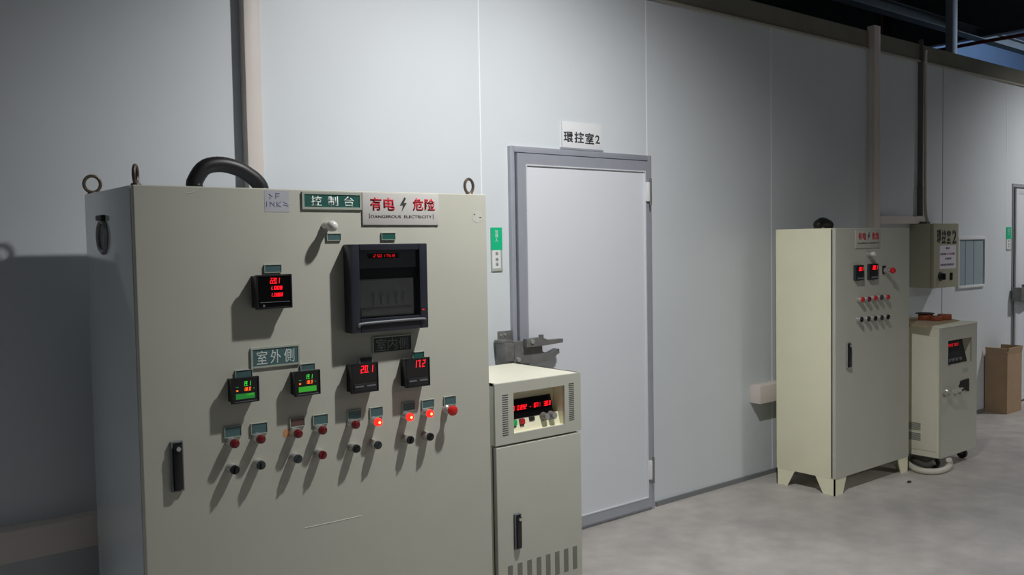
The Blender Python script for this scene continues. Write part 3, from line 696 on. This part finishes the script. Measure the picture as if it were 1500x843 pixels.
# cardboard and rolls on top
cb = B().prism([(p.x, p.y) for p in [onZ(*t, FH+.004) for t in ((1321, 476), (1358, 478.6), (1405.5, 470), (1372, 464.5), (1326, 466))]], FH, FH+.007, 'z')
cs = tag(obj('cardboard_sheet', cb, M['cardsheet'], loc=(fx0+.15, FY+.25, FH)), 'crooked flat cardboard sheet lying on the small power supply cabinet at right', 'cardboard')
def roll(x, y, r, h, tilt, label, cap):
    zz = FH+.007
    t = thing('small_roll', label, 'roll', (x, y, zz), group='reddish rolls on the cardboard sheet')
    obj('winding', B().lathe((x, y, zz), (0, 0, 1), [(r*.55, 0), (r*.96, 0), (r, h*.15), (r, h*.85), (r*.95, h), (r*.55, h)], 22), M['copper'], t)
    obj('core', B().lathe((x, y, zz), (0, 0, 1), [(0, 0.002), (r*.55, .002), (r*.55, h*1.03), (r*.4, h*1.05), (0, h*1.05)], 18), cap, t)
    return t
ra_, rm_, rr_ = [onZ(*t, FH+.007) for t in ((1356, 469), (1371.5, 470.2), (1383.5, 468.8))]
roll(ra_.x, ra_.y, .050, .042, 0, 'reddish brown roll at the left under a flat dark disc', M['copperdark'])
dx_, dy_, dz_ = ra_.x-.004, ra_.y+.004, FH+.007+.0445
tag(obj('flat_disc', B().lathe((dx_, dy_, dz_), (0, 0, 1), [(0, 0), (.062, 0), (.064, .004), (.05, .007), (0, .009)], 26), M['blackm'], loc=(dx_, dy_, dz_)), 'flat dark disc lying on top of the left reddish roll', 'disc')
roll(rm_.x, rm_.y, .040, .034, 0, 'dark reddish roll in the middle of the three rolls', M['copperdark'])
roll(rr_.x, rr_.y, .046, .040, 0, 'reddish brown roll at the right end of the three rolls', M['copper'])

# ================================================================== TALL ELECTRICAL CABINET (far)
EY = 2.958; ex0, ex1, eyb, EH = 4.885, 5.775, 3.372, 1.622; ft = .10
ec = thing('electrical_cabinet', 'tall cream electrical cabinet on short trapezoid feet standing against the grey panel wall', 'cabinet', ((ex0+ex1)/2, 3.16, 0))
obj('body', B().box(ex0, ex1, EY+.03, eyb, ft, EH, .003), M['cream2'], ec)
obj('door_gap', B().box(ex0+.006, ex1-.006, EY+.02, EY+.031, ft+.01, EH-.008), M['gap'], ec)
obj('door', B().box(ex0+.002, ex1-.002, EY, EY+.022, ft, EH-.002, .004, 3), M['cab'], ec)
for (xa, ya, sx, sy) in ((ex0, EY+.004, 1, 1), (ex1, EY+.004, -1, 1), (ex0, eyb, 1, -1), (ex1, eyb, -1, -1)):
    b = B(); fy = .105; fw = .12
    b.prism([(ya, 0), (ya+sy*fy*.75, 0), (ya+sy*fy*1.25, ft), (ya, ft)], xa, xa+sx*.008, 'x')
    b.prism([(xa, 0), (xa+sx*fw*.75, 0), (xa+sx*fw*1.1, ft), (xa, ft)], ya, ya+sy*.008, 'y')
    obj('foot', b, M['cream2'], ec)
x0, x1, z0, z1 = rect(1252.5, 337, 1288.5, 363, EY); z1 = min(z1, EH-.012)
ws = obj('warning_sign', B().box(x0, x1, EY-.005, EY, z0, z1, .001), M['cab'], ec); warning_print(ws, x0, x1, z0, z1, EY-.005)
c = onY(1280, 372.5, EY-.04); c = Vector((c.x, EY, c.z))
o = obj('signal_lamp', B().lathe(c, (0, -1, 0), [(.016, 0), (.016, .028), (.013, .03)]), M['chrome'], ec)
obj('dome', B().lathe(c, (0, -1, 0), [(.015, .028), (.016, .038), (.012, .05), (0, .054)]), M['dome'], o)
for px in ((1255.5, 389, 1266, 411), (1275.5, 387, 1287, 409.5)):
    p = .022; a, b_ = onY(px[0], px[1], EY-p), onY(px[2], px[3], EY-p)
    x0, x1, z0, z1 = a.x, b_.x, b_.z, a.z; w, h = x1-x0, z1-z0
    o = obj('temperature_controller', B().box(x0, x1, EY-p, EY, z0, z1, .003), M['black'], ec)
    obj('red_digits', B().seg7('20.1', x0+w*.25, x0+w*.85, z1-h*.36, z1-h*.12, EY-p-.0002), M['ledred'], o)
    obj('controller_keys', B().box(x0+w*.1, x0+w*.9, EY-p-.002, EY-p, z0+h*.1, z0+h*.2), M['recgrey'], o)
    obj('side_cover', B().box(x0-.003, x0, EY-p+.006, EY, z0+.003, z1-.003), M['knobgrey'], o)
c = onY(1304, 396.5, EY-.04); c = Vector((c.x, EY, c.z))
o = obj('stop_button', B().box(c.x-.026, c.x+.012, EY-.006, EY, c.z-.022, c.z+.03, .002), M['blackm'], ec)
obj('collar', B().lathe(c, (0, -1, 0), [(.0185, 0), (.0185, .03), (.012, .032), (.012, .05)]), M['chrome'], o)
obj('mushroom_cap', B().lathe(c, (0, -1, 0), [(.012, .044), (.019, .05), (.020, .06), (.012, .072), (0, .074)]), M['redcap'], o)
for (px, py), l in zip(((1263.7, 439.3), (1273.3, 438.6), (1282.7, 437), (1291.5, 436), (1301, 435.5)), ('redcap', 'redlens', 'redcap', 'knobgrey', 'redcap')):
    pilot(px, py, EY, M[l], ec, .036, 1.12)
for (px, py), a in zip(((1262.4, 468.5), (1272.8, 467.6), (1282.5, 466.8), (1292, 465.8), (1301, 464.8)), (10, 30, 45, 20, 60)):
    switch(px, py, EY, M['black'], ec, .036, 1.12, a)
x0, x1, z0, z1 = rect(1238.7, 502, 1244.3, 539, EY); lock_handle(x0, x1, z0, z1, EY, ec, M['chrome'], M['black'])
yh = 3.2
hp = [onY(*t, yh) for t in ((1198.5, 334), (1199.8, 329), (1205, 325.5), (1211, 328), (1213.5, 333.5))]
hp = [Vector((hp[0].x, yh, z)) for z in (EH+.018, EH+.022, EH+.028)] + hp[2:-2] + [Vector((hp[-1].x, yh, z)) for z in (EH+.028, EH+.022, EH+.018)]
tag(obj('flexible_conduit', B().tube(hp, .030, 14, 6), M['hose'], loc=hp[0]), 'black hose bend just showing above the top of the tall cream cabinet', 'hose')

# ================================================================== WALL-MOUNTED THINGS
def trunk(name, x0, x1, y0, z0, z1, label, mt='pvc', seam=True):
    t = thing(name, label, 'trunking', ((x0+x1)/2, YW, z0))
    obj('channel', B().box(x0, x1, y0+.012, YW, z0, z1, .002), M[mt], t)
    b = B().box(x0-.001, x1+.001, y0, y0+.011, z0-.001, z1+.001, .003); obj('cover', b, M[mt], t); return t
trunk('cable_trunking', 1.474, 1.538, YW-.056, .62, 3.2, 'vertical pale cable trunking on the wall behind the black hose of the control cabinet')
trunk('cable_trunking', 4.846, 6.2, YW-.082, .503, .617, 'horizontal pale cable trunking passing low behind the tall cream cabinet')
trunk('cable_trunking', -1.0, 2.05, YW-.082, .487, .595, 'horizontal pale cable trunking low on the wall left of the control cabinet')
trunk('cable_trunking', 6.285, 6.365, YW-.06, .62, 3.12, 'vertical pale cable trunking rising from behind the tall cream cabinet')
trunk('cable_trunking', 6.37, 7.05, YW-.06, 1.668, 1.722, 'short horizontal grey trunking leading to the wall control box')
pz0 = 1.73
pb = B().box(7.05, onY(1352, 200, YW-.04).x, YW-.04, YW, 1.95, 3.12, .004).box(7.04, onY(1352.5, 290, YW-.045).x, YW-.045, YW, pz0, 1.96, .004)
tag(obj('conduit_pipe', pb, M['greypipe'], loc=(7.1, YW, pz0)), 'dark upright conduit on the wall above the grey wall control box', 'conduit')
wc = [onY(*t, YW-.02) for t in ((1355.6, 74), (1355.6, 180), (1355.3, 270), (1355.6, 300), (1356.6, 316), (1359.5, 327))]
tag(obj('white_cable', B().tube(wc, .013, 10, 6), M['white_hose'], loc=wc[-1]), 'white cable running down beside the dark conduit into the wall control box', 'cable')
# wall box
bx0, bx1, byf, bz0, bz1 = 6.925, 7.33, 3.352, 1.163, 1.664
wb = thing('wall_control_box', 'grey-green wall control box with a paper notice and black lettering, right of the tall cabinet', 'control box', (7.13, YW, bz0))
obj('body', B().box(bx0, bx1, byf+.025, YW, bz0, bz1, .004), M['greybox'], wb)
obj('door', B().box(bx0-.002, bx1+.002, byf, byf+.022, bz0-.002, bz1+.002, .004), M['greybox'], wb)
bw, bh = bx1-bx0, bz1-bz0
for i, ch in enumerate('環控室2'):
    px = (1375.5, 1382.6, 1389.8, 1398)[i]; p = onY(px, 347, byf); hw = .034
    text(ch, p.x-hw, p.x+hw, p.z-.055, p.z+.055, byf, M['inkblack'], wb, .03)
x0, x1, z0, z1 = rect(1376.5, 360, 1400, 393, byf)
pn = obj('paper_notice', B().box(x0, x1, byf-.0012, byf, z0, z1), M['paper'], wb)
w, h = x1-x0, z1-z0; lb = B(); pk = B()
for u0, u1, v in ((.38, .58, .88), (.04, .94, .63), (.35, .7, .43), (.05, .88, .17)):
    x = u0
    while x < u1-.03:
        (pk if .4 < x < .7 and .5 < v < .7 else lb).box(x0+w*x, x0+w*min(x+.05, u1), byf-.0018, byf-.001, z0+h*(v-.045), z0+h*(v+.045)); x += .075
obj('notice_text', lb, M['ink'], pn); obj('notice_text', pk, M['pinkink'], pn)
c = onY(1381, 405.5, byf-.02); c.y = byf
o = obj('rotary_switch', B().lathe(c, (0, -1, 0), [(.036, 0), (.036, .008), (.028, .012), (.026, .03), (0, .032)]), M['black'], wb)
obj('grip', B().box(c.x-.008, c.x+.008, byf-.042, byf-.03, c.z-.024, c.z+.024, .003), M['black'], o)
c = onY(1394.5, 405, byf-.01)
obj('lock', B().box(c.x-.012, c.x+.012, byf-.012, byf, c.z-.03, c.z+.03, .004), M['black'], wb)
obj('bracket', B().box(bx0+.04, bx0+.10, byf+.08, byf+.15, bz1, bz1+.02, .003), M['greypipe'], wb)

# room sign and green wall labels
x0, x1, z0, z1 = 3.225, 3.515, 2.057, 2.20
rs = thing('room_sign', 'white room sign with dark characters standing on top of the near grey door frame', 'sign', ((x0+x1)/2, YW, z0))
obj('board', B().box(x0, x1, YW-.010, YW, z0, z1, .001), M['whiteplastic'], rs)
obj('bottom_rail', B().box(x0-.012, x1+.01, YW-.014, YW, z0-.002, z0+.008), M['alu'], rs)
def along(px0, px1, py0, py1): return rect(px0, py0, px1, py1, YW-.01)
for ch, (a, b_, t0, t1) in zip('環控室2', ((825.5, 839.5, 192.3, 209), (841.3, 855.5, 193, 210.2), (857, 870, 194.5, 211.8), (872, 878.5, 198, 211))):
    xa, xb, za, zb_ = along(a, b_, t0, t1); text(ch, xa, xb, za, zb_, YW-.010, M['ink'], rs, .022)
def wall_label(px, label):
    x0, x1, z0, z1 = rect(*px, YW)
    h = z1-z0; w = x1-x0; zm = z0+h*.48
    t = thing('wall_label', label, 'label', ((x0+x1)/2, YW, z0))
    bk = obj('holder', B().box(x0, x1, YW-.004, YW, z0, z1, .001).box(x0, x1, YW-.008, YW-.003, z0, z0+h*.05, .001), M['plateframe'], t)
    g = obj('green_card', B().box(x0, x1, YW-.0055, YW-.004, zm, z1), M['labelgreen'], t)
    c = x0+w*.5
    for ch, v in zip('管理人', (.90, .81, .71)):
        text(ch, c-w*.13, c+w*.13, z0+h*(v-.042), z0+h*(v+.042), YW-.0055, M['white'], g)
    wcd = obj('white_card', B().box(x0+w*.1, x0+w*.84, YW-.0052, YW-.004, z0+h*.06, zm), M['whiteplastic'], t)
    sm = B()
    for v in (.40, .265, .155):
        for k in (-1, 0, 1): sm.box(c-w*.13, c+w*.13, YW-.006, YW-.005, z0+h*(v+.026*k-.007), z0+h*(v+.026*k+.007))
        sm.box(c-w*.02, c+w*.02, YW-.006, YW-.005, z0+h*(v-.04), z0+h*(v+.04))
    obj('card_marks', sm, M['paleletters'], wcd)
wall_label((718, 333.5, 735.5, 397), 'green and white label card on the wall between the control cabinet and the near door')
wall_label((1473.7, 333, 1480, 366.5), 'small green and white label card on the wall left of the far door')

# ================================================================== CARDBOARD BOX AND FLOOR HOSE
k0 = onZ(1475, 607.6, 0); kx0, ky0 = k0.x, k0.y; kx1 = kx0+.30; kyb = YW-.012; KH = .568
bxr = thing('cardboard_box', 'open brown cardboard box on the floor by the far door', 'box', ((kx0+kx1)/2, (ky0+kyb)/2, 0))
w = .006
b = B().box(kx0, kx1, ky0, ky0+w, 0, KH-.05).box(kx0, kx1, kyb-w, kyb, 0, KH-.05).box(kx0, kx0+w, ky0+w, kyb-w, 0, KH-.05).box(kx1-w, kx1, ky0+w, kyb-w, 0, KH-.05).box(kx0+w, kx1-w, ky0+w, kyb-w, 0, w)
obj('walls', b, M['cardboard'], bxr)
obj('flap', B().prism([(ky0, KH-.05), (ky0-.012, KH+.012), (ky0-.006, KH+.014), (ky0+w, KH-.05)], kx0+.004, kx1-.004, 'x'), M['cardboard'], bxr)
obj('flap', B().prism([(kx0, KH-.05), (kx0-.012, KH+.01), (kx0-.006, KH+.012), (kx0+w, KH-.05)], ky0+.004, kyb-.004, 'y'), M['cardboard'], bxr)
obj('flap', B().prism([(kx1, KH-.05), (kx1+.012, KH+.01), (kx1+.006, KH+.012), (kx1-w, KH-.05)], ky0+.004, kyb-.004, 'y'), M['cardboard'], bxr)
obj('flap', B().prism([(kx0+w, KH-.05), (kx0+.10, KH-.035), (kx0+.10, KH-.03), (kx0+w, KH-.044)], ky0+.01, kyb-.01, 'y'), M['cardboard'], bxr)
hp = [onZ(1329, 679, .03), onZ(1338, 686, .02), onZ(1352, 690.5, .02), onZ(1372, 691, .02), onZ(1385, 687.5, .022), onZ(1391, 681, .035), onZ(1390, 674, .072)]
tag(obj('floor_hose', B().tube(hp, .0195, 12, 8, rib=.02), M['white_hose'], loc=hp[3]), 'white flexible hose looping on the floor under the small right power supply cabinet', 'hose')
hp = [onZ(1336, 672, .03), onZ(1346, 678, .02), onZ(1358, 682, .02), onZ(1368, 678, .05)]
hp = [Vector((v.x, v.y, max(v.z, .02))) for v in hp]
tag(obj('floor_hose', B().tube(hp, .017, 12, 6), M['greypipe'], loc=hp[1]), 'grey cable lying in the shadow behind the white floor hose', 'cable')
sp = onZ(1332, 707.5, .0)
tag(obj('debris_chip', B().sphere(sp+Vector((0, 0, .006)), .014, 10, (1.4, .8, .45)), M['blackm'], loc=sp), 'tiny dark chip lying on the concrete floor in front of the tall cabinet', 'debris')
